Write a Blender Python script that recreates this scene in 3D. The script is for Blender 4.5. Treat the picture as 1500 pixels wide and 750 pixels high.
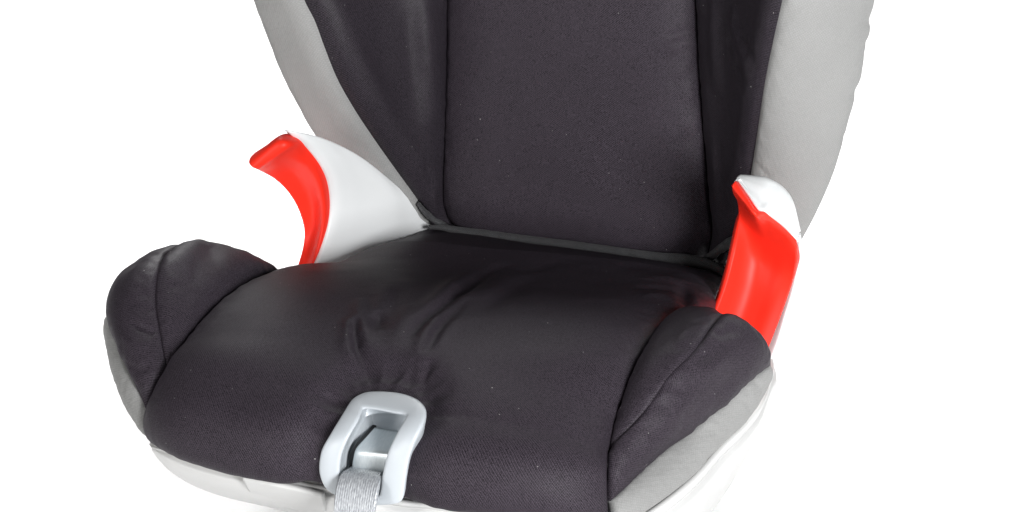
import bpy, math
import numpy as np
from mathutils import Vector, noise as mnoise

for o in list(bpy.data.objects):
    bpy.data.objects.remove(o, do_unlink=True)
scene = bpy.context.scene
COL = scene.collection

# ------------------------------------------------------------------ camera
YAW, PITCH, DIST, SCALE = math.radians(22), math.radians(21), 2.6, 2000.0
AIM = np.array([-.002, .258, .175])
FWD = np.array([-math.sin(YAW)*math.cos(PITCH), math.cos(YAW)*math.cos(PITCH), -math.sin(PITCH)])
RGT = np.array([math.cos(YAW), math.sin(YAW), 0.0])
UPV = np.cross(RGT, FWD)
FOC = SCALE*DIST
EYE = AIM - DIST*FWD
cam = bpy.data.cameras.new('camera'); cam_o = bpy.data.objects.new('camera', cam); COL.objects.link(cam_o)
cam_o.location = EYE
cam_o.rotation_euler = Vector(FWD).to_track_quat('-Z', 'Y').to_euler()
cam.sensor_width = 36.0; cam.lens = 36.0*FOC/1500.0; cam.clip_end = 100
scene.camera = cam_o

# ------------------------------------------------------------------ studio light
world = bpy.data.worlds.new('World'); scene.world = world; world.use_nodes = True
bg = world.node_tree.nodes['Background']
bg.inputs['Color'].default_value = (1.0, 1.0, 1.0, 1); bg.inputs['Strength'].default_value = 0.06

def area(name, loc, target, size, power, color=(1, 1, 1), sy=None, spread=180):
    l = bpy.data.lights.new(name, 'AREA'); l.energy = power; l.color = color
    l.spread = math.radians(spread); l.shape = 'RECTANGLE'; l.size = size; l.size_y = sy or size
    o = bpy.data.objects.new(name, l); COL.objects.link(o); o.location = loc
    o.rotation_euler = (Vector(target)-Vector(loc)).to_track_quat('-Z', 'Y').to_euler()
    return o
area('softbox_key', (-1.05, -2.0, .68), (0, .25, .2), .7, 20, (1, .985, .97), .8)
area('softbox_fill', (1.70, -1.50, .78), (0, .25, .2), .6, 78, (.985, .99, 1), .8)
area('floor_whitener_left', (-.60, 1.15, .95), (-.50, .35, 0), .5, 8, (1, 1, 1), .5, 130)  # unseen light added to burn the floor out to white
area('floor_whitener_right', (.48, 1.20, .95), (.32, .60, 0), .5, 4.5, (1, 1, 1), .5, 130)  # likewise added, whitens the floor right of the seat
area('floor_whitener_back', (-.55, 1.7, 1.3), (-.65, 1.45, 0), 1.8, 22, (1, 1, 1), .6, 170)  # added out of view to whiten the floor behind

vs = scene.view_settings
vs.view_transform = 'Standard'; vs.look = 'None'; vs.exposure = 0.0; vs.gamma = 1.0
vs.use_curve_mapping = False
scene.render.engine = 'CYCLES'

# ------------------------------------------------------------------ geometry helpers
def P(px, py, y):
    """point of the seat at depth y (metres behind the cushion's front) seen along that sight line"""
    v = FWD + RGT*(px-750)/FOC - UPV*(py-375)/FOC
    return EYE + v*(y-EYE[1])/v[1]
def Pz(px, py, z):
    v = FWD + RGT*(px-750)/FOC - UPV*(py-375)/FOC
    return EYE + v*(z-EYE[2])/v[2]
def proj(p):
    d = np.asarray(p)-EYE; z = d@FWD
    return np.stack([750+FOC*(d@RGT)/z, 375-FOC*(d@UPV)/z], -1)
def pts(l):
    return np.array([P(*q) if len(q) == 3 else np.array(q[1:], float) for q in l])

def spline(t, p, tq):
    """non-uniform cubic Hermite (Catmull-Rom) through p at parameters t"""
    p = np.asarray(p, float); n = len(t)
    m = np.zeros_like(p)
    for i in range(n):
        if i == 0: m[i] = (p[1]-p[0])/max(t[1]-t[0], 1e-9)
        elif i == n-1: m[i] = (p[-1]-p[-2])/max(t[-1]-t[-2], 1e-9)
        else:
            a, b = t[i]-t[i-1], t[i+1]-t[i]
            m[i] = ((p[i]-p[i-1])/a*b + (p[i+1]-p[i])/b*a)/(a+b)
    i = np.clip(np.searchsorted(t, tq, side='right')-1, 0, n-2)
    h = t[i+1]-t[i]; s = (tq-t[i])/h
    sh = (slice(None),)+(None,)*(p.ndim-1)
    s = s[sh]; h = h[sh]
    return ((2*s**3-3*s**2+1)*p[i]+(s**3-2*s**2+s)*h*m[i]+(-2*s**3+3*s**2)*p[i+1]+(s**3-s**2)*h*m[i+1])

def curve(p, n):
    """resample a smooth curve through 3-D points to n+1 evenly spaced points"""
    p = np.asarray(p, float)
    d = np.linalg.norm(np.diff(p, axis=0), axis=1); d = np.maximum(d, 1e-6)
    t = np.concatenate([[0], np.cumsum(np.sqrt(d))])
    q = spline(t, p, np.linspace(0, t[-1], 400))
    L = np.concatenate([[0], np.cumsum(np.linalg.norm(np.diff(q, axis=0), axis=1))])
    s = np.linspace(0, L[-1], n+1)
    return np.stack([np.interp(s, L, q[:, k]) for k in range(3)], -1)

def coons(bottom, top, left, right, nu, nv):
    """grid[v][u]; bottom/top run left->right, left/right run bottom->top"""
    b, t, l, r = curve(bottom, nu), curve(top, nu), curve(left, nv), curve(right, nv)
    u = np.linspace(0, 1, nu+1)[None, :, None]; v = np.linspace(0, 1, nv+1)[:, None, None]
    return ((1-v)*b[None]+v*t[None]+(1-u)*l[:, None]+u*r[:, None]
            - ((1-u)*(1-v)*b[0]+u*(1-v)*b[-1]+(1-u)*v*t[0]+u*v*t[-1]))

def ctrl(rows, nu, nv):
    """smooth sheet through a matrix of control points"""
    R = [pts(r) for r in rows]
    A = np.stack(R)
    du = np.sqrt(np.linalg.norm(np.diff(A, axis=1), axis=2).mean(0)+1e-5); tu = np.concatenate([[0], np.cumsum(du)])
    dv = np.sqrt(np.linalg.norm(np.diff(A, axis=0), axis=2).mean(1)+1e-5); tv = np.concatenate([[0], np.cumsum(dv)])
    B = spline(tv, A, np.linspace(0, tv[-1], nv+1))
    return spline(tu, B.transpose(1, 0, 2), np.linspace(0, tu[-1], nu+1)).transpose(1, 0, 2)

def normals(G, face=None):
    du = np.gradient(G, axis=1); dv = np.gradient(G, axis=0)
    n = np.cross(du, dv); l = np.linalg.norm(n, axis=2, keepdims=True)
    n = n/np.maximum(l, 1e-12)
    # degenerate rows: borrow the neighbour's normal
    bad = l[..., 0] < 1e-10
    if bad.any():
        mean = n[~bad].mean(0); n[bad] = mean/np.linalg.norm(mean)
    ref = (EYE-G.reshape(-1, 3).mean(0)) if face is None else np.asarray(face, float)
    sgn = np.sign((n*ref).sum(2).mean())
    return n*sgn, sgn

def smooth_n(n, k=2):
    for _ in range(k):
        m = n.copy()
        m[1:] += n[:-1]; m[:-1] += n[1:]; m[:, 1:] += n[:, :-1]; m[:, :-1] += n[:, 1:]
        n = m/np.maximum(np.linalg.norm(m, axis=2, keepdims=True), 1e-9)
    return n

def nz(p, s, seed=0.0):
    return mnoise.noise(Vector((p[0]*s+seed, p[1]*s-seed*.7, p[2]*s+seed*1.3)))
def nzgrid(G, s, seed=0.0):
    f = G.reshape(-1, 3)
    return np.array([nz(q, s, seed) for q in f]).reshape(G.shape[:2])

def link(name, me, mat, parent, kind=None):
    o = bpy.data.objects.new(name, me); COL.objects.link(o)
    if mat is not None: me.materials.append(mat)
    if parent is not None:
        o.parent = parent
        if parent.type == 'EMPTY': o.location = -Vector(parent.location)
    if kind: o['kind'] = kind
    return o

def mesh_from(name, V, F, mat, parent, uv=None, smooth=True, kind=None):
    me = bpy.data.meshes.new(name)
    me.from_pydata([tuple(v) for v in V], [], [tuple(f) for f in F]); 
    if uv is not None:
        lay = me.uv_layers.new(name='UVMap')
        idx = np.zeros(len(me.loops), dtype=np.int32); me.loops.foreach_get('vertex_index', idx)
        lay.data.foreach_set('uv', np.asarray(uv, dtype=np.float32)[idx].ravel())
    if smooth: me.polygons.foreach_set('use_smooth', [True]*len(me.polygons))
    me.update()
    return link(name, me, mat, parent, kind)

def uvgrid(G):
    du = np.concatenate([np.zeros((G.shape[0], 1)), np.cumsum(np.linalg.norm(np.diff(G, axis=1), axis=2), axis=1)], 1)
    dv = np.concatenate([np.zeros((1, G.shape[1])), np.cumsum(np.linalg.norm(np.diff(G, axis=0), axis=2), axis=0)], 0)
    du = du - du.mean(1, keepdims=True); dv = dv.mean(1, keepdims=True)+0*dv
    return np.stack([du, dv], -1)

def qc(d, w):
    """quarter-circle rise from 0 at an edge to 1 at distance w"""
    s = np.clip(d/w, 0, 1)
    return np.sqrt(np.maximum(0, 1-(1-s)**2))

def edge_dist(G):
    dU = np.linalg.norm(np.diff(G, axis=1), axis=2); dV = np.linalg.norm(np.diff(G, axis=0), axis=2)
    cu = np.concatenate([np.zeros((G.shape[0], 1)), np.cumsum(dU, axis=1)], 1)
    cv = np.concatenate([np.zeros((1, G.shape[1])), np.cumsum(dV, axis=0)], 0)
    return cu, cu[:, -1:]-cu, cv, cv[-1:]-cv         # left, right, bottom, top

def slab(name, G, mat, parent, thick=.012, N=None, sgn=1, hole=None, uv=None, lip=None, kind=None):
    """closed solid from a sheet: front layer, a second layer 'thick' behind it, and the rim"""
    nv, nu = G.shape[:2]
    if N is None:
        N, sgn = normals(G)
    if uv is None: uv = uvgrid(G)
    B = G - N*(thick if np.isscalar(thick) else thick[..., None])
    n = nv*nu
    V = np.concatenate([G.reshape(-1, 3), B.reshape(-1, 3)])
    UV = np.concatenate([uv.reshape(-1, 2)]*2)
    keep = np.ones((nv-1, nu-1), bool)
    if hole is not None:
        c = (G[:-1, :-1]+G[1:, 1:])/2
        keep = ~hole(c)
    F = []
    ids = np.arange(n).reshape(nv, nu)
    for j in range(nv-1):
        for i in range(nu-1):
            if not keep[j, i]: continue
            a, b, c, d = ids[j, i], ids[j, i+1], ids[j+1, i+1], ids[j+1, i]
            f = (a, b, c, d) if sgn > 0 else (d, c, b, a)
            F.append(f); F.append(tuple(q+n for q in reversed(f)))
            for (p, q, jj, ii) in ((a, b, j-1, i), (b, c, j, i+1), (c, d, j+1, i), (d, a, j, i-1)):
                if jj < 0 or ii < 0 or jj >= nv-1 or ii >= nu-1 or not keep[jj, ii]:
                    F.append((q, p, p+n, q+n) if sgn > 0 else (p, q, q+n, p+n))
    return mesh_from(name, V, F, mat, parent, UV, True, kind)

def cushion(name, G, mat, parent, amp=.010, w=.03, edges=(1, 1, 1, 1), thick=.016, wob=.0012, pucker=.0006, seed=1.0,
            extra=None, hole=None, face=None, pf=260.0, uvrot=False):
    """upholstered panel: puffed between its seams, with slack and small puckers along them"""
    N, sgn = normals(G, face); N = smooth_n(N, 3)
    l, r, b, t = edge_dist(G)
    prof = np.ones(G.shape[:2]); near = np.full(G.shape[:2], 9.9)
    for d, e in zip((l, r, b, t), edges):
        if e:
            prof = prof*(qc(d, w*e) if e > 0 else np.clip(d/(-w*e), 0, 1)**.9); near = np.minimum(near, d)
    h = amp*prof
    h = h + wob*(nzgrid(G, 16, seed)+.25*nzgrid(G, 45, seed+3))*np.minimum(1, near/.02)
    if pucker:
        h = h + pucker*nzgrid(G, pf, seed+7)*np.exp(-near/.010)*np.minimum(1, near/.002)*1.6
    if extra is not None: h = h + extra(G, prof)
    uv = uvgrid(G)
    G2 = G+N*h[..., None]
    return slab(name, G2, mat, parent, thick, N, sgn, hole, uv)

def folds(FOLDS, G, wide=1.0, gain=1.0):
    h = np.zeros(G.shape[:2]); pix = proj(G); flat = G.reshape(-1, 3); pf = pix.reshape(-1, 2)
    sub = np.arange(0, len(pf))
    for line, amp, w in FOLDS:
        w = w*wide; amp = amp*gain
        c2 = curve(np.array([(x, y, 0) for x, y in line], float), 14)[:, :2]
        Q = np.array([flat[np.argmin(((pf-q)**2).sum(1))] for q in c2])
        Q = curve(Q, 120)
        lo_, hi_ = Q.min(0)-4*w, Q.max(0)+4*w
        sel = np.where(((flat > lo_) & (flat < hi_)).all(1))[0]
        if not len(sel): continue
        d = np.linalg.norm(flat[sel][:, None]-Q[None], axis=2)
        k = d.argmin(1); dm = d[np.arange(len(sel)), k]
        taper = np.sin(np.pi*np.clip((k+.5)/121, 0, 1))**.7
        wv = w*(.8+.5*k/120)
        h.reshape(-1)[sel] += amp*taper*np.exp(-(dm/wv)**2)
    return h

# ------------------------------------------------------------------ materials
def mat_new(name):
    m = bpy.data.materials.new(name); m.use_nodes = True
    nt = m.node_tree; return m, nt, nt.nodes, nt.links, nt.nodes['Principled BSDF']

def fabric(name, col, col2, rough, spec, weave=.0015, bump=.35, sheen=.0, lint=0., knit=False, sheen_tint=(1,1,1)):
    m, nt, N, L, b = mat_new(name)
    uv = N.new('ShaderNodeUVMap'); uv.uv_map = 'UVMap'
    geo = N.new('ShaderNodeTexCoord')
    mp = N.new('ShaderNodeMapping'); mp.inputs['Rotation'].default_value = (0, 0, math.radians(38)); L.new(uv.outputs[0], mp.inputs[0])
    w1 = N.new('ShaderNodeTexWave'); w1.bands_direction = 'X'; w1.inputs['Scale'].default_value = .314/weave
    w2 = N.new('ShaderNodeTexWave'); w2.bands_direction = 'Y'; w2.inputs['Scale'].default_value = .26/weave
    for w in (w1, w2):
        w.inputs['Distortion'].default_value = 1.2; w.inputs['Detail'].default_value = 2; w.inputs['Detail Scale'].default_value = 2
        L.new(mp.outputs[0], w.inputs['Vector'])
    n1 = N.new('ShaderNodeTexNoise'); n1.inputs['Scale'].default_value = 1200; n1.inputs['Detail'].default_value = 2
    L.new(geo.outputs['Object'], n1.inputs['Vector'])
    n2 = N.new('ShaderNodeTexNoise'); n2.inputs['Scale'].default_value = 14; n2.inputs['Detail'].default_value = 3
    L.new(geo.outputs['Object'], n2.inputs['Vector'])
    ad = N.new('ShaderNodeMath'); ad.operation = 'MULTIPLY'; L.new(w1.outputs['Fac'], ad.inputs[0]); L.new(w2.outputs['Fac'], ad.inputs[1])
    ad2 = N.new('ShaderNodeMath'); ad2.operation = 'MULTIPLY_ADD'; ad2.inputs[1].default_value = .45; L.new(ad.outputs[0], ad2.inputs[0]); L.new(n1.outputs['Fac'], ad2.inputs[2])
    cr = N.new('ShaderNodeMapRange'); cr.inputs['From Min'].default_value = .30; cr.inputs['From Max'].default_value = .95
    L.new(ad2.outputs[0], cr.inputs['Value'])
    mx = N.new('ShaderNodeMix'); mx.data_type = 'RGBA'; mx.inputs['A'].default_value = (*col, 1); mx.inputs['B'].default_value = (*col2, 1)
    L.new(cr.outputs[0], mx.inputs['Factor'])
    out = mx.outputs['Result']
    # slow drift of dye
    mr = N.new('ShaderNodeMapRange'); mr.inputs['To Min'].default_value = .9; mr.inputs['To Max'].default_value = 1.12
    L.new(n2.outputs['Fac'], mr.inputs['Value'])
    mm = N.new('ShaderNodeVectorMath'); mm.operation = 'SCALE'; L.new(out, mm.inputs[0]); L.new(mr.outputs[0], mm.inputs['Scale'])
    out = mm.outputs[0]
    if lint:
        vo = N.new('ShaderNodeTexVoronoi'); vo.inputs['Scale'].default_value = lint; L.new(geo.outputs['Object'], vo.inputs['Vector'])
        lt = N.new('ShaderNodeMath'); lt.operation = 'LESS_THAN'; lt.inputs[1].default_value = .045; L.new(vo.outputs['Distance'], lt.inputs[0])
        sp = N.new('ShaderNodeSeparateColor'); L.new(vo.outputs['Color'], sp.inputs[0])
        gt = N.new('ShaderNodeMath'); gt.operation = 'GREATER_THAN'; gt.inputs[1].default_value = .45; L.new(sp.outputs[0], gt.inputs[0])
        ml = N.new('ShaderNodeMath'); ml.operation = 'MULTIPLY'; L.new(lt.outputs[0], ml.inputs[0]); L.new(gt.outputs[0], ml.inputs[1])
        ml2 = N.new('ShaderNodeMath'); ml2.operation = 'MULTIPLY'; L.new(ml.outputs[0], ml2.inputs[0]); L.new(sp.outputs[1], ml2.inputs[1])
        mx2 = N.new('ShaderNodeMix'); mx2.data_type = 'RGBA'; mx2.inputs['B'].default_value = (.42, .41, .40, 1)
        L.new(out, mx2.inputs['A']); L.new(ml2.outputs[0], mx2.inputs['Factor']); out = mx2.outputs['Result']
    L.new(out, b.inputs['Base Color'])
    hgt = ad2.outputs[0]
    bp = N.new('ShaderNodeBump'); bp.inputs['Strength'].default_value = bump; bp.inputs['Distance'].default_value = .0004
    L.new(hgt, bp.inputs['Height'])
    if knit:
        vk = N.new('ShaderNodeTexVoronoi'); vk.inputs['Scale'].default_value = 320; vk.inputs['Randomness'].default_value = .55
        mk = N.new('ShaderNodeMapping'); mk.inputs['Rotation'].default_value = (0, 0, math.radians(30)); mk.inputs['Scale'].default_value = (1, .8, 1)
        L.new(uv.outputs[0], mk.inputs[0]); L.new(mk.outputs[0], vk.inputs['Vector'])
        bk = N.new('ShaderNodeBump'); bk.inputs['Strength'].default_value = .4; bk.inputs['Distance'].default_value = .0007
        L.new(vk.outputs['Distance'], bk.inputs['Height']); L.new(bp.outputs[0], bk.inputs['Normal'])
        L.new(bk.outputs[0], b.inputs['Normal'])
    else:
        L.new(bp.outputs[0], b.inputs['Normal'])
    b.inputs['Roughness'].default_value = rough
    b.inputs['Specular IOR Level'].default_value = spec
    b.inputs['Sheen Weight'].default_value = sheen; b.inputs['Sheen Roughness'].default_value = .45
    b.inputs['Sheen Tint'].default_value = (*sheen_tint, 1)
    return m

def plastic(name, col, rough=.35, bump=.04, var=.03, coat=0., spec=.5):
    m, nt, N, L, b = mat_new(name)
    geo = N.new('ShaderNodeTexCoord')
    n1 = N.new('ShaderNodeTexNoise'); n1.inputs['Scale'].default_value = 1500; n1.inputs['Detail'].default_value = 1
    n2 = N.new('ShaderNodeTexNoise'); n2.inputs['Scale'].default_value = 9; n2.inputs['Detail'].default_value = 4
    L.new(geo.outputs['Object'], n1.inputs['Vector']); L.new(geo.outputs['Object'], n2.inputs['Vector'])
    mx = N.new('ShaderNodeMix'); mx.data_type = 'RGBA'
    mx.inputs['A'].default_value = (*[c*(1-var) for c in col], 1); mx.inputs['B'].default_value = (*[min(1, c*(1+var)) for c in col], 1)
    L.new(n2.outputs['Fac'], mx.inputs['Factor']); L.new(mx.outputs['Result'], b.inputs['Base Color'])
    mr = N.new('ShaderNodeMapRange'); mr.inputs['To Min'].default_value = rough-.07; mr.inputs['To Max'].default_value = rough+.07
    L.new(n2.outputs['Fac'], mr.inputs['Value']); L.new(mr.outputs[0], b.inputs['Roughness'])
    bp = N.new('ShaderNodeBump'); bp.inputs['Strength'].default_value = bump; bp.inputs['Distance'].default_value = .0002
    L.new(n1.outputs['Fac'], bp.inputs['Height']); L.new(bp.outputs[0], b.inputs['Normal'])
    b.inputs['Specular IOR Level'].default_value = spec; b.inputs['Coat Weight'].default_value = coat; b.inputs['Coat Roughness'].default_value = .2
    return m

M_BLACK = fabric('black_twill', (.005, .0041, .0053), (.068, .0555, .0705), .54, .10, .0010, .18, .0, 110.)
M_BLACK2 = fabric('black_satin', (.0045, .0038, .0048), (.046, .038, .048), .5, .13, .0011, .2, .0, 110.)
M_GREY = fabric('grey_knit', (.245, .245, .240), (.305, .305, .298), .8, .2, .0014, .3, .1, 0, True)
M_BAND = fabric('black_elastic', (.022, .022, .024), (.075, .075, .078), .7, .3, .0012, .6, .1)
M_WHITE = plastic('white_plastic', (.77, .785, .785), .38, .03)
M_SHELL = plastic('white_plastic_darkened', (.635, .635, .625), .42, .03)  # slightly warmer white plastic, darkened in colour in place of dimmer light
M_RED = plastic('red_plastic', (.92, .030, .014), .44, .05, .02, 0., .25)
M_RING = plastic('pale_grey_plastic', (.51, .545, .575), .4, .04)
M_DARK = plastic('slot_shade_black', (.01, .01, .012), .5)  # near black standing in for shade in the adjuster opening

def metal(name):
    m, nt, N, L, b = mat_new(name)
    geo = N.new('ShaderNodeTexCoord')
    mp = N.new('ShaderNodeMapping'); mp.inputs['Scale'].default_value = (300, 60, 60); L.new(geo.outputs['Object'], mp.inputs[0])
    n = N.new('ShaderNodeTexNoise'); n.inputs['Scale'].default_value = 4; n.inputs['Detail'].default_value = 6; L.new(mp.outputs[0], n.inputs['Vector'])
    mx = N.new('ShaderNodeMix'); mx.data_type = 'RGBA'; mx.inputs['A'].default_value = (.60, .67, .69, 1); mx.inputs['B'].default_value = (.86, .89, .90, 1)
    L.new(n.outputs['Fac'], mx.inputs['Factor']); L.new(mx.outputs['Result'], b.inputs['Base Color'])
    b.inputs['Metallic'].default_value = .7; b.inputs['Roughness'].default_value = .42
    bp = N.new('ShaderNodeBump'); bp.inputs['Strength'].default_value = .15; bp.inputs['Distance'].default_value = .0006
    L.new(n.outputs['Fac'], bp.inputs['Height']); L.new(bp.outputs[0], b.inputs['Normal'])
    return m
M_METAL = metal('zinc_plated_steel')

def webbing(name):
    m, nt, N, L, b = mat_new(name)
    uv = N.new('ShaderNodeUVMap'); uv.uv_map = 'UVMap'
    w = N.new('ShaderNodeTexWave'); w.bands_direction = 'X'; w.inputs['Scale'].default_value = 190; w.inputs['Distortion'].default_value = .6
    L.new(uv.outputs[0], w.inputs['Vector'])
    mp = N.new('ShaderNodeMapping'); mp.inputs['Scale'].default_value = (1, .45, 1); L.new(uv.outputs[0], mp.inputs[0])
    v = N.new('ShaderNodeTexVoronoi'); v.inputs['Scale'].default_value = 900; L.new(mp.outputs[0], v.inputs['Vector'])
    ad = N.new('ShaderNodeMath'); ad.operation = 'ADD'; L.new(w.outputs['Fac'], ad.inputs[0]); L.new(v.outputs['Distance'], ad.inputs[1])
    mx = N.new('ShaderNodeMix'); mx.data_type = 'RGBA'; mx.inputs['A'].default_value = (.27, .285, .31, 1); mx.inputs['B'].default_value = (.56, .58, .60, 1)
    L.new(v.outputs['Distance'], mx.inputs['Factor']); L.new(mx.outputs['Result'], b.inputs['Base Color'])
    b.inputs['Roughness'].default_value = .33; b.inputs['Specular IOR Level'].default_value = .8; b.inputs['Metallic'].default_value = .1
    bp = N.new('ShaderNodeBump'); bp.inputs['Strength'].default_value = .6; bp.inputs['Distance'].default_value = .0004
    L.new(ad.outputs[0], bp.inputs['Height']); L.new(bp.outputs[0], b.inputs['Normal'])
    return m
M_WEB = webbing('silver_webbing')

# ------------------------------------------------------------------ floor
def floor():
    m, nt, N, L, b = mat_new('white_paper')
    geo = N.new('ShaderNodeTexCoord')
    n = N.new('ShaderNodeTexNoise'); n.inputs['Scale'].default_value = 3; L.new(geo.outputs['Object'], n.inputs['Vector'])
    mx = N.new('ShaderNodeMix'); mx.data_type = 'RGBA'; mx.inputs['A'].default_value = (.93, .93, .93, 1); mx.inputs['B'].default_value = (.95, .95, .95, 1)
    L.new(n.outputs['Fac'], mx.inputs['Factor']); L.new(mx.outputs['Result'], b.inputs['Base Color'])
    b.inputs['Roughness'].default_value = .9
    V = [(-8, -6, 0), (8, -6, 0), (8, 12, 0), (-8, 12, 0)]
    o = mesh_from('floor', V, [(0, 1, 2, 3)], m, None, None, False, 'structure')
    return o
floor()

# ------------------------------------------------------------------ the seat
seat = bpy.data.objects.new('car_seat', None); COL.objects.link(seat)
seat.location = (0, .2, 0); seat.empty_display_size = .1
seat['label'] = 'black and grey fabric child car seat with white shell and red belt guides'
seat['category'] = 'car seat'

# ---- base shell
top = [(221,650,.006),(246,660,-.006),(280,674,-.013),(320,685,-.019),(360,695,-.024),(400,702,-.027),(440,709,-.029),(480,716,-.030),
       (540,727,-.031),(594,736,-.031),(628,738,-.031),(673,745,-.029),(737,756,-.027),(810,769,-.018),(893,787,.0),
       (950,754,.022),(994,722,.050),(1025,694,.077),(1060,654,.112),(1090,626,.138),(1117,592,.17),(1128,560,.21),(1132,530,.27)]
bot = [(222,653,.010),(236,672,.018),(254,690,.022),(276,707,.022),(304,720,.018),(336,730,.012),(375,739,.005),(420,749,.0),
       (480,764,-.006),(550,780,-.008),(600,790,-.008),(670,803,-.006),(740,818,-.002),(820,836,.005),(905,858,.022),
       (958,858,.045),(985,835,.075),(1006,806,.11),(1024,775,.15),(1042,742,.20),(1078,664,.225),(1110,625,.245),(1104,628,.29)]
T3, B3 = pts(top), pts(bot)
T3 = np.concatenate([[(-.150,.37,.112),(-.172,.24,.115),(-.168,.12,.114),(-.165,.05,.110)], T3, [(.15,.37,.112)]])
B3 = np.concatenate([[(-.14,.36,.05),(-.165,.24,.05),(-.160,.14,.05),(-.166,.06,.072)], B3, [(.14,.36,.05)]])
n = 220
tc, bc = curve(T3, n), curve(B3, n)
cen = np.array([0, .2, .1])
rows = []
out = (tc+bc)/2-cen; out[:, 2] = 0; out /= np.linalg.norm(out, axis=1)[:, None]
rows.append(tc - out*.018 + np.array([0, 0, -.016]))
rows.append(tc - out*.004 + np.array([0, 0, .0005]))
rows.append(tc)
rows.append(tc + out*.0012 + (bc-tc)*.03)
for f in (.07, .105):
    rows.append(tc+(bc-tc)*f+out*.0012)
rows.append(tc+(bc-tc)*.115-out*.0012)
rows.append(tc+(bc-tc)*.13-out*.0012)
for f in np.linspace(.15, 1, 9):
    rows.append(tc+(bc-tc)*f+out*(.007*math.sin(math.pi*f)**.8*np.minimum(1, np.linalg.norm(bc-tc, axis=1)/.045)**1.5)[:, None])
foot = bc.copy(); foot[:, 0] *= .65; foot[:, 1] = .25+(foot[:, 1]-.2)*.3; foot[:, 2] = 0.001
rows.append(bc*.96+foot*.04)
rows.append(bc*.5+foot*.5+np.array([0, 0, .012]))
rows.append(foot)
G = np.stack(rows)
N_, s_ = normals(G, None)
base = slab('base_shell', G, M_SHELL, seat, .003, N_, s_)
# inset cover on the front of the shell, left of the adjuster
fc = [(361,700,-.025),(400,708,-.028),(440,717,-.030),(478,726,-.031)]
fb = [(378,731,-.0),(410,739,-.004),(445,748,-.007),(485,758,-.01)]
GC = coons(pts([fb[0],fb[1],fb[2],fb[3]]), pts(fc), pts([fb[0],(369,715,-.016),fc[0]]), pts([fb[3],(482,742,-.022),fc[3]]), 40, 20)
GC = GC + np.array([.0, -.0066, .0022])
slab('front_cover', GC, M_SHELL, base, .004)

# ---- seat cushion, main panel
Lb = [(217,636,.003),(215,612,.0),(221,592,.003),(246,541,.019),(273,504,.045),(300,469,.072),(337,435,.109),(375,414,.15),(412,402,.193),
      (460,405,.24),(530,377,.30),(590,351,.35),(637,331,.388)]
Rb = [(894,776,.002),(890,735,.0),(889,702,.003),(892,662,.019),(906,614,.045),(926,556,.072),(950,508,.109),(976,474,.155),(1010,457,.193),
      (1042,449,.24),(1053,430,.30),(1059,412,.35),(1063,401,.386)]
dY = np.array([-.030,-.036,-.036,-.026,-.010,-.003,0,0,0,0,0,0,0.])
Lp, Rp = pts(Lb), pts(Rb)
nu, nv = 260, 320
ZC = np.array([.104,.124,.140,.157,.168,.1725,.1735,.1685,.160,.152,.146,.141,0])
dZ = ZC-(Lp[:, 2]+Rp[:, 2])/2; dZ[-1] = 0
Cp = (Lp+Rp)/2; Cp[:, 1] += dY; Cp[:, 2] += dZ
dd = np.linalg.norm(np.diff(Cp, axis=0), axis=1); tt = np.concatenate([[0], np.cumsum(dd)])
tq = np.linspace(0, tt[-1], nv+1)
Ls, Rs = spline(tt, Lp, tq), spline(tt, Rp, tq)
ds = spline(tt, np.stack([dY*0, dY, dZ], -1), tq)
u = np.linspace(0, 1, nu+1)
G = Ls[:, None]*(1-u)[None, :, None]+Rs[:, None]*u[None, :, None]
G = G + ds[:, None]*(1-np.abs(2*u-1)**2.6)[None, :, None]
be = curve(pts([(217,636,.003),(228,648,-.002),(246,655,-.007),(280,667,-.015),(320,677,-.021),(360,687,-.026),(400,693,-.029),(440,701,-.031),(470,709,-.032),(532,722,-.033),(594,731,-.033),
                (628,733,-.033),(673,740,-.031),(737,749,-.028),(815,762,-.019),(894,776,.002)]), 300)
tx = np.interp(G[0, :, 0], be[:, 0], np.arange(301))
tgt = np.stack([np.interp(tx, np.arange(301), be[:, k]) for k in range(3)], -1)
fall = np.clip(1-np.linspace(0, 1, nv+1)/.14, 0, 1)**2
G = G + (tgt-G[0])[None]*fall[:, None, None]

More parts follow.
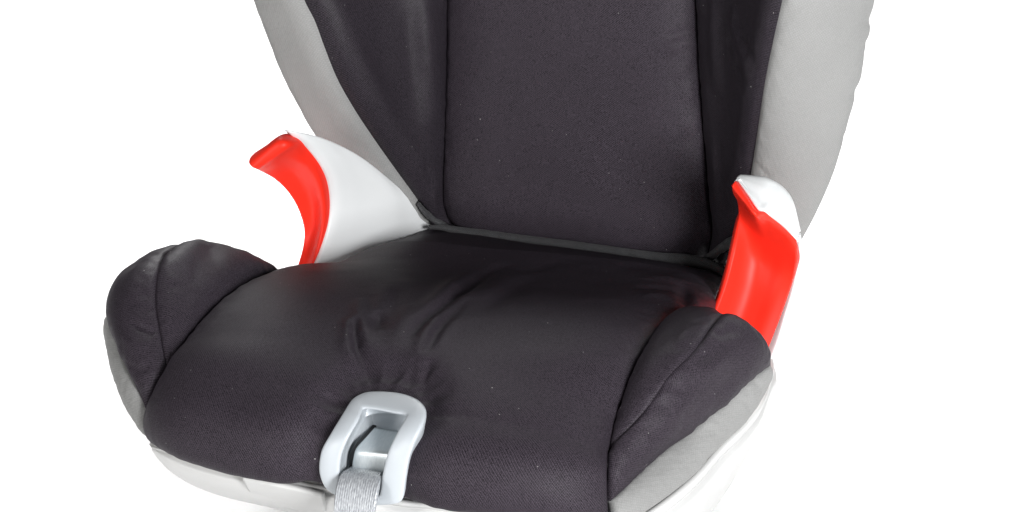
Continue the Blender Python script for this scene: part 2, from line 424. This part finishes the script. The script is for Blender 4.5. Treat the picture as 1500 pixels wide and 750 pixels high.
FOLDS = [  # (line on the cushion top, depth m, half width m)
    ([(523,500),(523,518),(526,538),(537,559),(543,574)], -.0040, .0022), ([(514,498),(515,520),(519,545),(528,566)], .0018, .0035),
    ([(530,470),(529,490),(533,520),(540,550)], .0016, .0035), ([(545,466),(541,490),(541,512)], -.0008, .0035),
    ([(567,452),(560,475),(556,500)], .0008, .0045), ([(557,488),(556,503),(557,516)], -.0018, .0024),
    ([(582,460),(574,490),(570,530)], -.0010, .004), ([(600,480),(588,510),(582,545)], .0009, .004),
    ([(600,528),(622,508),(645,489),(672,466),(700,444),(724,428),(748,420)], -.0034, .0032),
    ([(588,520),(615,496),(640,475),(672,450),(700,432)], .0020, .0045),
    ([(612,552),(628,520),(645,500),(668,477),(690,462)], .0022, .0032),
    ([(628,548),(642,522),(660,496),(680,474)], -.0020, .0026), ([(640,545),(654,520),(672,498)], .0010, .004),
    ([(700,497),(735,474),(770,450),(795,436)], -.0014, .0055), ([(690,480),(730,455),(775,430)], .0012, .006),
    ([(762,440),(800,424),(840,412)], -.0009, .006),
    ([(622,586),(625,572),(630,556)], -.0020, .0022), ([(612,580),(616,566),(622,548)], .0012, .0025), ([(604,576),(606,566),(610,554)], -.0010, .002),
    ([(500,590),(488,600),(470,606)], -.0012, .004), ([(640,640),(660,632),(690,628)], -.0008, .005),
    ([(1000,444),(1004,454),(1008,460)], -.0036, .0030), ([(945,444),(975,440),(1000,443)], .0014, .006),
    ([(930,456),(965,452),(996,453)], -.0018, .004), ([(940,464),(970,460),(1000,460)], .0014, .004), ([(900,428),(950,424),(1000,428)], -.0010, .008),
]
def cushion_folds(G, prof):
    h = folds(FOLDS, G, 1.8, 1.35); pix = proj(G); flat = G.reshape(-1, 3); pf = pix.reshape(-1, 2)
    # the plastic surround pulls the cover in
    loop = np.concatenate([np.array(ring_out), mid_loop])
    rc = np.array([flat[np.argmin(((pf-q)**2).sum(1))] for q in loop])
    d = np.full(G.shape[:2], 9.)
    for q in rc: d = np.minimum(d, np.linalg.norm(G-q, axis=2))
    h -= .0095*np.exp(-(d/.015)**2)
    return h

ring_out = [(546,573),(577,574),(602,580),(618,590),(624,603),(619,622),(608,645),(599,672),(593,708),(590,728),(583,737),(560,740),
            (530,739),(505,733),(480,718),(470,702),(467,683),(471,659),(483,637),(502,606),(515,586),(529,577)]
ring_in = [(546,598.5),(562,601),(580,604.5),(590,606),(595,609),(591,617),(582,633),(569,660),(561,690),(557,718),(554,726),(545,727),
           (528,724),(510,719),(499,710),(497,700),(497,690),(500,666),(510,641),(524,616),(529,604),(533,598)]
mid_loop = (np.array(ring_out)*.5+np.array(ring_in)*.5)
def inside(poly, q):
    x, y = q[..., 0], q[..., 1]; r = np.zeros(x.shape, bool)
    for (x0, y0), (x1, y1) in zip(poly, np.roll(poly, -1, 0)):
        c = ((y0 > y) != (y1 > y))
        r ^= c & (x < (x1-x0)*(y-y0)/(y1-y0+1e-9)+x0)
    return r
hole = lambda c: inside(mid_loop, proj(c))
cushion('seat_cushion', G, M_BLACK, seat, .018, .070, (1, 1, .35, -1.3), .007, .0012, .0008, 2.0, cushion_folds, hole, None, 120)

# ---- seat bolsters
def bolster(panel_in, panel_out, grey, seed, fi, fo, fg):
    a = cushion('seat_bolster', panel_in, M_BLACK, seat, .0080, .024, (1, 1, 0, 1.5), .018, .0008, .0008, seed, lambda G, p: folds(fi, G), pf=150)
    cushion('outer_panel', panel_out, M_BLACK, a, .0078, .024, (1, 1.3, .5, 1.7), .018, .0009, .0009, seed+1, lambda G, p: folds(fo, G), pf=150)
    cushion('side_panel', grey, M_GREY, a, .006, .020, (.8, .8, .3, .3), .014, .0006, .0005, seed+2, lambda G, p: folds(fg, G, 1, .5), pf=150)
A = (246,541,.019); B_ = (268,357,.135); C_ = (412,397,.193); K = (166,464,.075); G0 = (215,603,.0)
seam_io = [A,(241,522,.025),(236,496,.035),(228,443,.058),(232,395,.085),(246,372,.112),B_]
seam_im = [A,(273,504,.045),(300,469,.072),(337,435,.109),(375,413,.15),C_]
gi = coons(pts([A,(246.5,540.7,.0192),(247,540.4,.0194)]), pts([B_,(295,354,.150),(327,362,.165),(364,373,.175),(391,386,.185),C_]), pts(seam_io), pts(seam_im), 70, 90)
go = coons(pts([G0,(228,578,.006),A]), pts([K,(166,443,.088),(171,421,.098),(184,400,.107),(209,383,.117),(236,367,.127),B_]),
           pts([G0,(209,587,.003),(199,565,.010),(185,533,.025),(172,491,.05),K]), pts(seam_io), 70, 90)
gg = coons(pts([(217,641,.003),(216,622,.001),G0]), pts([(163,459,.09),(164.5,461,.083),K]),
           pts([(217,641,.003),(204,624,.007),(188,597,.02),(172,555,.04),(163,517,.06),(159,482,.083),(163,459,.09)]),
           pts([G0,(209,587,.003),(199,565,.010),(185,533,.025),(172,491,.05),K]), 30, 80)
bolster(gi, go, gg, 5.0, [([(268,400),(262,440),(256,480)], .0012, .008), ([(300,372),(310,400),(312,430)], -.0010, .008)],
        [([(198,476),(214,488),(231,493)], -.0022, .0028), ([(194,536),(212,546),(232,540)], -.0012, .0028), ([(190,500),(208,512),(228,512)], .0012, .004), ([(205,400),(200,430),(205,460)], .0012, .007)],
        [([(166,500),(172,505),(178,508)], -.0008, .003)])
A = (892,662,.019); B_ = (1060,460,.138); C_ = (1010,457,.193); K = (1129,535,.165); G0 = (894,734,.002)
seam_io = [A,(903,648,.023),(930,618,.033),(952,592,.043),(979,552,.058),(1014,517,.08),(1045,477,.115),B_]
seam_im = [A,(906,614,.045),(926,556,.072),(950,508,.109),(976,474,.155),C_]
grey_b = [G0,(906,723,.008),(935,693,.03),(970,661,.055),(1005,636,.078),(1036,610,.095),(1064,590,.112),(1081,571,.124),(1111,546,.148),K]
gi = coons(pts([A,(892.5,661,.0195),(893,660,.020)]), pts([C_,(1036,454,.165),B_]), pts(seam_im), pts(seam_io), 60, 90)
go = coons(pts([A,(889,698,.006),G0]), pts([B_,(1072,460,.141),(1089,470,.146),(1106,484,.151),(1120,501,.156),(1128,520,.161),K]), pts(seam_io), pts(grey_b), 70, 100)
gg = coons(pts([G0,(898,755,.0),(903,777,.0)]), pts([K,(1129.5,536.5,.167),(1130,538,.17)]), pts(grey_b),
           pts([(903,777,.0),(948,748,.02),(992,716,.05),(1023,689,.075),(1036,672,.086),(1058,648,.11),(1089,618,.137),(1109,587,.157),(1124,557,.168),(1130,538,.17)]), 30, 110)
bolster(gi, go, gg, 11.0, [([(1000,520),(1012,500),(1030,485)], .0014, .005), ([(960,575),(975,550),(992,530)], -.0010, .006)],
        [([(1010,530),(1030,520),(1046,503)], -.0024, .0036), ([(1000,558),(1030,534),(1056,512)], .0022, .006), ([(1038,500),(1058,490),(1078,489)], -.0020, .0034),
         ([(950,622),(985,592),(1012,566)], .0020, .007), ([(1020,575),(1050,560),(1085,530)], -.0014, .007), ([(930,660),(955,640),(985,622)], .0012, .007)],
        [([(1078,578),(1086,592),(1090,606)], -.0014, .0025), ([(1100,556),(1106,566),(1108,580)], -.0014, .0025), ([(1030,622),(1040,636),(1044,652)], -.0008, .003), ([(1090,570),(1097,584),(1099,596)], .0010, .003)])

# ---- backrest
sl = [(660,-330,.445),(657,-160,.42),(655,0,.402),(653,100,.396),(651,200,.391),(650,280,.388),(655,308,.388),(668,331,.39)]
sr = [(1005,-330,.445),(1016,-160,.42),(1025,0,.402),(1030,100,.396),(1036,200,.391),(1041,280,.388),(1045,338,.388),(1037,374,.39)]
pb = [sl[-1],(700,344,.389),(760,355,.388),(860,368,.388),(950,379,.388),(1005,382,.389),sr[-1]]
gc = coons(pts([sl[0],(830,-345,.435),sr[0]]), pts(pb), pts(sl), pts(sr), 120, 170)
panel = cushion('backrest_cushion', gc, M_BLACK, seat, .020, .050, (1, 1, .6, .8), .02, .0010, .0010, 21.0, extra=lambda G, p: folds([([(985,50),(1008,44),(1024,40)], -.0016, .0030), ([(975,70),(1000,62),(1026,60)], .0012, .004), ([(990,120),(1010,112),(1028,112)], -.0009, .004), ([(985,205),(1012,200),(1034,203)], -.0009, .004), ([(700,318),(705,332),(712,342)], -.0008, .003), ([(990,360),(1012,352),(1032,350)], -.0014, .004), ([(760,338),(764,348),(766,356)], -.0007, .003)], G), pf=140)
lo = [(355,-330,.325),(395,-160,.305),(446,0,.300),(461,30,.302),(475,68,.305),(494,115,.312),(518,158,.322),(547,202,.336),(581,250,.354),(610,290,.371),(636,330,.387)]
gw = coons(pts([lo[0],(510,-335,.40),sl[0]]), pts([lo[-1],(652,338,.390),sl[-1]]), pts(lo), pts(sl), 80, 150)
wing = cushion('backrest_wing', gw, M_BLACK2, seat, .016, .030, (.7, 1, .6, .5), .018, .0014, .0005, 31.0, extra=lambda G, p: folds([([(606,-60),(612,20),(618,100),(622,190)], .0042, .012), ([(585,10),(592,90),(604,170)], -.0018, .010), ([(500,60),(530,120),(560,170)], .0015, .008), ([(600,230),(612,255),(622,285)], -.0015, .005)], G), pf=130)
gr = [(290,-330,.36),(330,-160,.345),(379,0,.335),(398,53,.335),(418,106,.337),(442,154,.342),(463,192,.348),(500,238,.358),(545,280,.368),(595,318,.38),(630,336,.39)]
gg = coons(pts([gr[0],(322,-332,.338),lo[0]]), pts([gr[-1],(633,333,.389),lo[-1]]), pts(gr), pts(lo), 50, 150)
cushion('side_panel', gg, M_GREY, wing, .010, .030, (.7, .6, .3, .3), .03, .0010, .0004, 33.0, pf=130)
ro = [(1200,-330,.325),(1178,-160,.305),(1146,0,.300),(1134,54,.304),(1121,118,.314),(1110,190,.330),(1100,254,.347),(1086,330,.370),(1066,389,.387)]
gw = coons(pts([sr[0],(1110,-335,.40),ro[0]]), pts([sr[-1],(1052,384,.390),ro[-1]]), pts(sr), pts(ro), 70, 150)
wing = cushion('backrest_wing', gw, M_BLACK2, seat, .010, .026, (1, .7, .6, .5), .018, .0018, .0008, 41.0, extra=lambda G, p: folds([([(1088,10),(1103,62),(1117,114)], .0028, .0045), ([(1076,20),(1094,80),(1110,130)], -.0018, .004), ([(1062,-20),(1066,60),(1070,140)], .0030, .008), ([(1098,20),(1112,60),(1124,96)], -.0014, .003), ([(1060,200),(1064,270),(1062,340)], .0020, .007)], G), pf=130)
rs = [(1345,-330,.395),(1310,-160,.375),(1277,0,.362),(1270.5,29,.361),(1272,38,.361),(1265,72,.36),(1260,110,.36),(1252,132,.36),(1250,146,.36),(1241,181,.36),(1224,244,.362),(1206,289,.366),(1184,334,.37),(1160,372,.38),(1120,410,.39)]
gg = coons(pts([ro[0],(1275,-332,.35),rs[0]]), pts([ro[-1],(1092,400,.39),rs[-1]]), pts(ro), pts(rs), 70, 170)
cushion('side_panel', gg, M_GREY, wing, .012, .040, (.6, .7, .3, .3), .03, .0012, .0010, 43.0, extra=lambda G, p: folds([([(1104,228),(1118,238),(1132,250)], -.0014, .0018), ([(1246,126),(1252,132),(1258,134)], -.002, .003), ([(1230,200),(1238,196),(1246,192)], -.0012, .003), ([(1255,60),(1264,62),(1270,66)], -.0012, .003)], G), pf=120)
# rear shell carrying the backrest
rows = []
for x, y in ((-.13,.415),(-.10,.45),(-.05,.468),(0,.472),(.05,.468),(.10,.45),(.13,.415)):
    rows.append([('w', x*.8, y-.01, .10),('w', x, y, .16),('w', x*1.05, y+.01, .30),('w', x*1.05, y+.035, .45),('w', x*.9, y+.05, .53)])
slab('back_shell', ctrl(rows, 40, 40), M_WHITE, seat, .004, *normals(ctrl(rows, 40, 40), (0, 1, 0)))

# ---- elastic binding in the fold between seat and backrest
def ribbon(name, line, widths, mat, parent, thick=.0035, seed=0., nu=10, nv=160, crumple=.0010):
    c = curve(pts(line), nv)
    w = np.interp(np.linspace(0, 1, nv+1), np.linspace(0, 1, len(widths)), widths)/SCALE
    tan = np.gradient(c, axis=0); tan /= np.linalg.norm(tan, axis=1)[:, None]
    side = np.cross(tan, np.array([0, -1, .35])); side /= np.linalg.norm(side, axis=1)[:, None]
    u = np.linspace(-.5, .5, nu+1)
    G = c[:, None]+side[:, None]*w[:, None, None]*u[None, :, None]
    N, s = normals(G)
    G = G+N*((.25-u**2)*.008)[None, :, None]+N*(crumple*nzgrid(G, 110, seed))[..., None]
    return slab(name, G, mat, parent, thick, N, s)
ribbon('dark_gap_filler', [(632,338,.392),(700,350,.398),(860,372,.398),(1000,388,.398),(1072,392,.394)], [10,50,60,50,24], M_BLACK2, seat, seed=1.)  # added black strip standing in for shade where white showed through the fold
ribbon('elastic_binding', [(628,333,.368),(645,333,.370),(672,338,.369),(720,345,.367),(790,354,.366),(860,364,.365),(920,373,.364),(965,379,.363),(1010,382,.363),(1040,389,.363),(1058,401,.364),(1062,418,.368)],
       [6,12,15,14,14,16,17,18,19,19,15,8], M_BAND, seat, seed=3.)
ribbon('elastic_binding', [(612,300,.366),(628,316,.372),(645,328,.377),(662,340,.379),(690,349,.379)], [5,9,10,12,6], M_BAND, seat, seed=5., nv=60, crumple=.0025)
ribbon('elastic_binding', [(1092,346,.358),(1072,354,.368),(1058,362,.372),(1040,376,.374),(1024,386,.374),(1005,389,.375)], [10,16,14,12,12,6], M_BAND, seat, seed=7., nv=60, crumple=.003)
ribbon('elastic_binding', [(1090,360,.362),(1074,374,.368),(1062,384,.372),(1046,390,.374)], [10,12,10,6], M_BAND, seat, seed=9., nv=40, crumple=.003)

# ---- armrests with their red belt guides
# left: inner wall
topc = [(421,191,.254),(437,194,.260),(465,200,.277),(496,212,.298),(527,229,.318),(555,250,.336),(583,274,.355),(611,299,.372),(638,331,.389)]
lowc = [(444,436,.262),(480,425,.282),(520,410,.305),(560,392,.33),(600,372,.36),(640,352,.388)]
frc = [(444,436,.262),(462,395,.276),(474,358,.289),(482,326,.297),(484,299,.299),(480,267,.294),(469,241,.284),(450,217,.271),(432,202,.260),(421,191,.254)]
ga = coons(pts(lowc), pts(topc), pts(frc), pts([(640,352,.388),(639,341,.3885),(638,331,.389)]), 70, 50)
Na = np.zeros_like(ga)+np.array([.93, -.36, 0])
arm = slab('armrest', ga, M_WHITE, seat, .004, Na, normals(ga)[1])
def lerp_row(a, b, n, dy):   # hollowed towards its inner side
    return [(a[0]+(b[0]-a[0])*t, a[1]+(b[1]-a[1])*t, a[2]+(b[2]-a[2])*t+1.6*dy*math.sin(math.pi*t)*(1-t)) for t in np.linspace(0, 1, n)]
red = [
 [(374,223,.256),(394,210,.259),(413,197,.262),(424,195,.267)],
 [(366.5,231,.243),(388,215,.246),(410,199,.251),(428,197,.263)],
 [(365,239,.237),(388,221.5,.240),(412,204,.245),(433,199.5,.262)],
 [(370,245,.235),(394,227,.239),(418,208.5,.244),(437,202,.263)],
 [(376,247.5,.237),(400,231,.241),(424,214,.246),(441,205,.265)],
 [(381,250,.244),(405,235.5,.251),(430,220,.256),(447,210,.269)],
 [(389,254,.256),(414,242,.264),(440,231,.267),(457,220,.277)],
 [(404,263,.270),(429,253,.278),(454,244,.276),(471,240,.287)],
 [(423,282,.284),(446,274,.290),(467,268,.284),(482,267,.297)],
 [(438,308,.295),(457,302,.300),(473,298,.291),(486,299,.302)],
 [(446,337,.301),(460,332,.302),(472,328,.292),(484,326,.300)],
 [(444,362,.298),(456,360,.297),(466,358,.287),(476,358,.293)],
 [(438,384,.291),(448,386,.288),(457,388,.279),(465,390,.283)],
 [(425,425,.276),(435,428,.274),(444,431,.266),(455,432,.269)]]
gR = ctrl(red, 40, 90)
slab('belt_guide', gR, M_RED, arm, .005)
# right: outer cap and wall
r0 = [(1080,264,.252),(1096,285,.246),(1111,306,.241),(1122,309,.244),(1146,327,.256),(1167,350,.269)]
capr = [[(1074,272,.262),(1090,290,.256),(1108,312,.251),(1122,318,.252),(1146,334,.264),(1168,356,.276)],
        r0,
        [(1079.5,261,.254),(1098,277,.252),(1116,294,.249),(1131,298,.253),(1153,317,.265),(1170,343,.275)],
        [(1081,258,.258),(1101,266,.259),(1121,274,.259),(1136,282,.263),(1157,302,.272),(1171.5,340,.280)],
        [(1086,255.5,.266),(1103,257,.268),(1122,260,.270),(1140,269,.274),(1160,291,.281),(1173,338,.286)],
        [(1090,262,.285),(1106,264,.287),(1123,268,.288),(1140,277,.29),(1159,298,.293),(1172,340,.296)]]
gK = ctrl(capr, 60, 50)
armr = slab('armrest', gK, M_WHITE, seat, .003)
wallr = [[(1164,352,.288),(1163,377,.297),(1154,418,.301),(1141,460,.296),(1123,505,.285),(1106,548,.27)],
         [(1171,348,.284),(1171,372,.293),(1164,415,.298),(1151,459,.293),(1136,508,.281),(1116,560,.266)],
         [(1173,342,.290),(1175.5,366,.299),(1171,408,.304),(1158,453,.300),(1143,503,.289),(1120,580,.277)],
         [(1168,345,.312),(1170,370,.322),(1165,412,.327),(1152,457,.322),(1137,507,.312),(1114,585,.302)]]
slab('outer_wall', ctrl(wallr, 60, 24), M_WHITE, armr, .003)
wall = [[(1092,300,.305),(1083,330,.325),(1073.5,365,.352),(1062,384,.372),(1051,396,.386)],
        [(1075,430,.305),(1075,425,.325),(1072,418,.345),(1069,412,.372),(1064,405,.386)]]
slab('inner_wall', ctrl(wall, 30, 16), M_WHITE, armr, .003)
def mids(a, b, dy): return lerp_row(a, b, 6, dy)
redr = [
 [(1082,266,.254),(1097,287,.249),(1112,308,.245),(1123,311,.2475),(1146,329,.2585),(1167,352,.270)],
 [(1077,265.5,.247),(1093,287,.241),(1109,308.5,.236),(1122,312,.2445),(1146,330,.2585),(1167,353,.270)],
 [(1073,273,.243),(1090,295,.237),(1107,316,.233),(1122,319,.2455),(1146,335,.260),(1167,357,.2710)],
 [(1074,283,.248),(1091,304,.246),(1108,324,.244),(1123,327,.252),(1146,341,.263),(1167,362,.2722)],
 [(1080,295,.262),(1096,316,.266),(1111,333,.265),(1126,338,.266),(1147,350,.2695),(1166.5,370,.2745)],
 [(1082,319,.276),(1098,338,.284),(1114,350,.284),(1129,357,.282),(1148,368,.2795),(1165.5,384,.279)],
 mids((1078,356,.280),(1162,403,.287),.012), mids((1072,385,.276),(1156,425,.287),.011),
 mids((1063,418,.268),(1144,461,.280),.010), mids((1049,456,.257),(1127,506,.268),.009), mids((1035,492,.245),(1108,552,.254),.008)]
slab('belt_guide', ctrl(redr, 50, 90), M_RED, armr, .005)

# ---- harness adjuster on the front of the cushion
PY = np.array([560, 574, 590, 610, 640, 680, 720, 745.]); YY = np.array([.004, -.004, -.016, -.030, -.043, -.049, -.052, -.053])
ry = lambda py: float(spline(PY, YY[:, None], np.array([float(py)]))[0, 0])
m = 120
def loop3(lp, dy=0.):
    p = [P(x, y, ry(y)+dy) for x, y in lp]
    p = np.array(p+[p[0]])
    return curve(p, m)[:-1]
def loop_index(lp, ref_ts, dy=0.):
    p = np.array([P(x, y, ry(y)+dy) for x, y in lp]); p = np.concatenate([p[-3:], p, p[:3]])
    t = np.arange(-3, len(lp)+3, dtype=float)
    return spline(t, p, ref_ts)
ts = np.linspace(0, len(ring_out), m, endpoint=False)
ro_, ri_ = loop_index(ring_out, ts), loop_index(ring_in, ts)
tg = np.roll(ro_+ri_, -1, 0)-np.roll(ro_+ri_, 1, 0)
ln = np.cross(tg, ri_-ro_); ln /= np.linalg.norm(ln, axis=1)[:, None]
ln *= np.sign((ln@(EYE-ro_.mean(0))).mean())
for _ in range(6): ln = ln+np.roll(ln, 1, 0)+np.roll(ln, -1, 0); ln /= np.linalg.norm(ln, axis=1)[:, None]
nrm = np.array([.25, -.90, .36]); nrm /= np.linalg.norm(nrm)
rctr = ro_.mean(0)
ringrows = [ro_*.86+rctr*.14-ln*.012, ro_*.985+rctr*.015-ln*.003]
for f, h in ((0, -.0008), (.02, .0000), (.06, .0006), (.14, .0010), (.5, .0014), (.84, .0011), (.94, .0007), (.98, .0001), (1, -.0008)):
    ringrows.append(ro_*(1-f)+ri_*f+ln*h)
ctr = ri_.mean(0)
for dpt, sh in ((.003, .0), (.012, .02), (.030, .05), (.032, .3), (.032, .7)):
    ringrows.append(ri_*(1-sh)+ctr*sh-nrm*dpt)
V = np.concatenate(ringrows); F = []
for j in range(len(ringrows)-1):
    for i in range(m):
        a, b = j*m+i, j*m+(i+1) % m
        F.append((a, b, b+m, a+m))
F.append(tuple(range((len(ringrows)-1)*m, len(ringrows)*m)))
adj = mesh_from('harness_adjuster', V, F, M_RING, seat)
def plate(name, rows, mat, parent, nu=16, nv=30, thick=.0025):
    return slab(name, ctrl(rows, nu, nv), mat, parent, thick)
plate('metal_plate', [[(549,626,-.010),(568,629,-.010),(600,634,-.010)],[(535,642,-.021),(556,645,-.021),(594,648,-.021)],[(523,655,-.030),(546,657,-.030),(586,661,-.030)],
                      [(520,661,-.033),(544,663,-.033),(582,667,-.033)],[(517,675,-.034),(540,678,-.034),(576,683,-.034)],[(515,690,-.034),(538,693,-.034),(572,699,-.034)]], M_METAL, adj)
plate('slot_shade', [[(546,622,-.006),(551,623,-.006)],[(520,652,-.026),(529,653,-.026)],[(514,663,-.029),(523,664,-.029)],[(511,692,-.030),(522,693,-.030)]], M_DARK, adj, 6, 20)  # solid dark strip painted in place of the shade inside the opening
plate('webbing_strap', [[(515,683,-.030),(536,686,-.030),(560,691,-.030)],[(509,687,-.042),(532,689,-.042),(558,693,-.042)],[(501,693,-.052),(527,695,-.052),(557.5,701,-.052)],
                        [(494,707,-.060),(522,709,-.060),(555,714,-.060)],[(490,730,-.066),(518,732,-.066),(551,736,-.066)],[(489,750,-.069),(516,752,-.069),(547,757,-.069)],
                        [(484,800,-.072),(510,803,-.072),(540,808,-.072)]], M_WEB, seat, 24, 70, .0018)
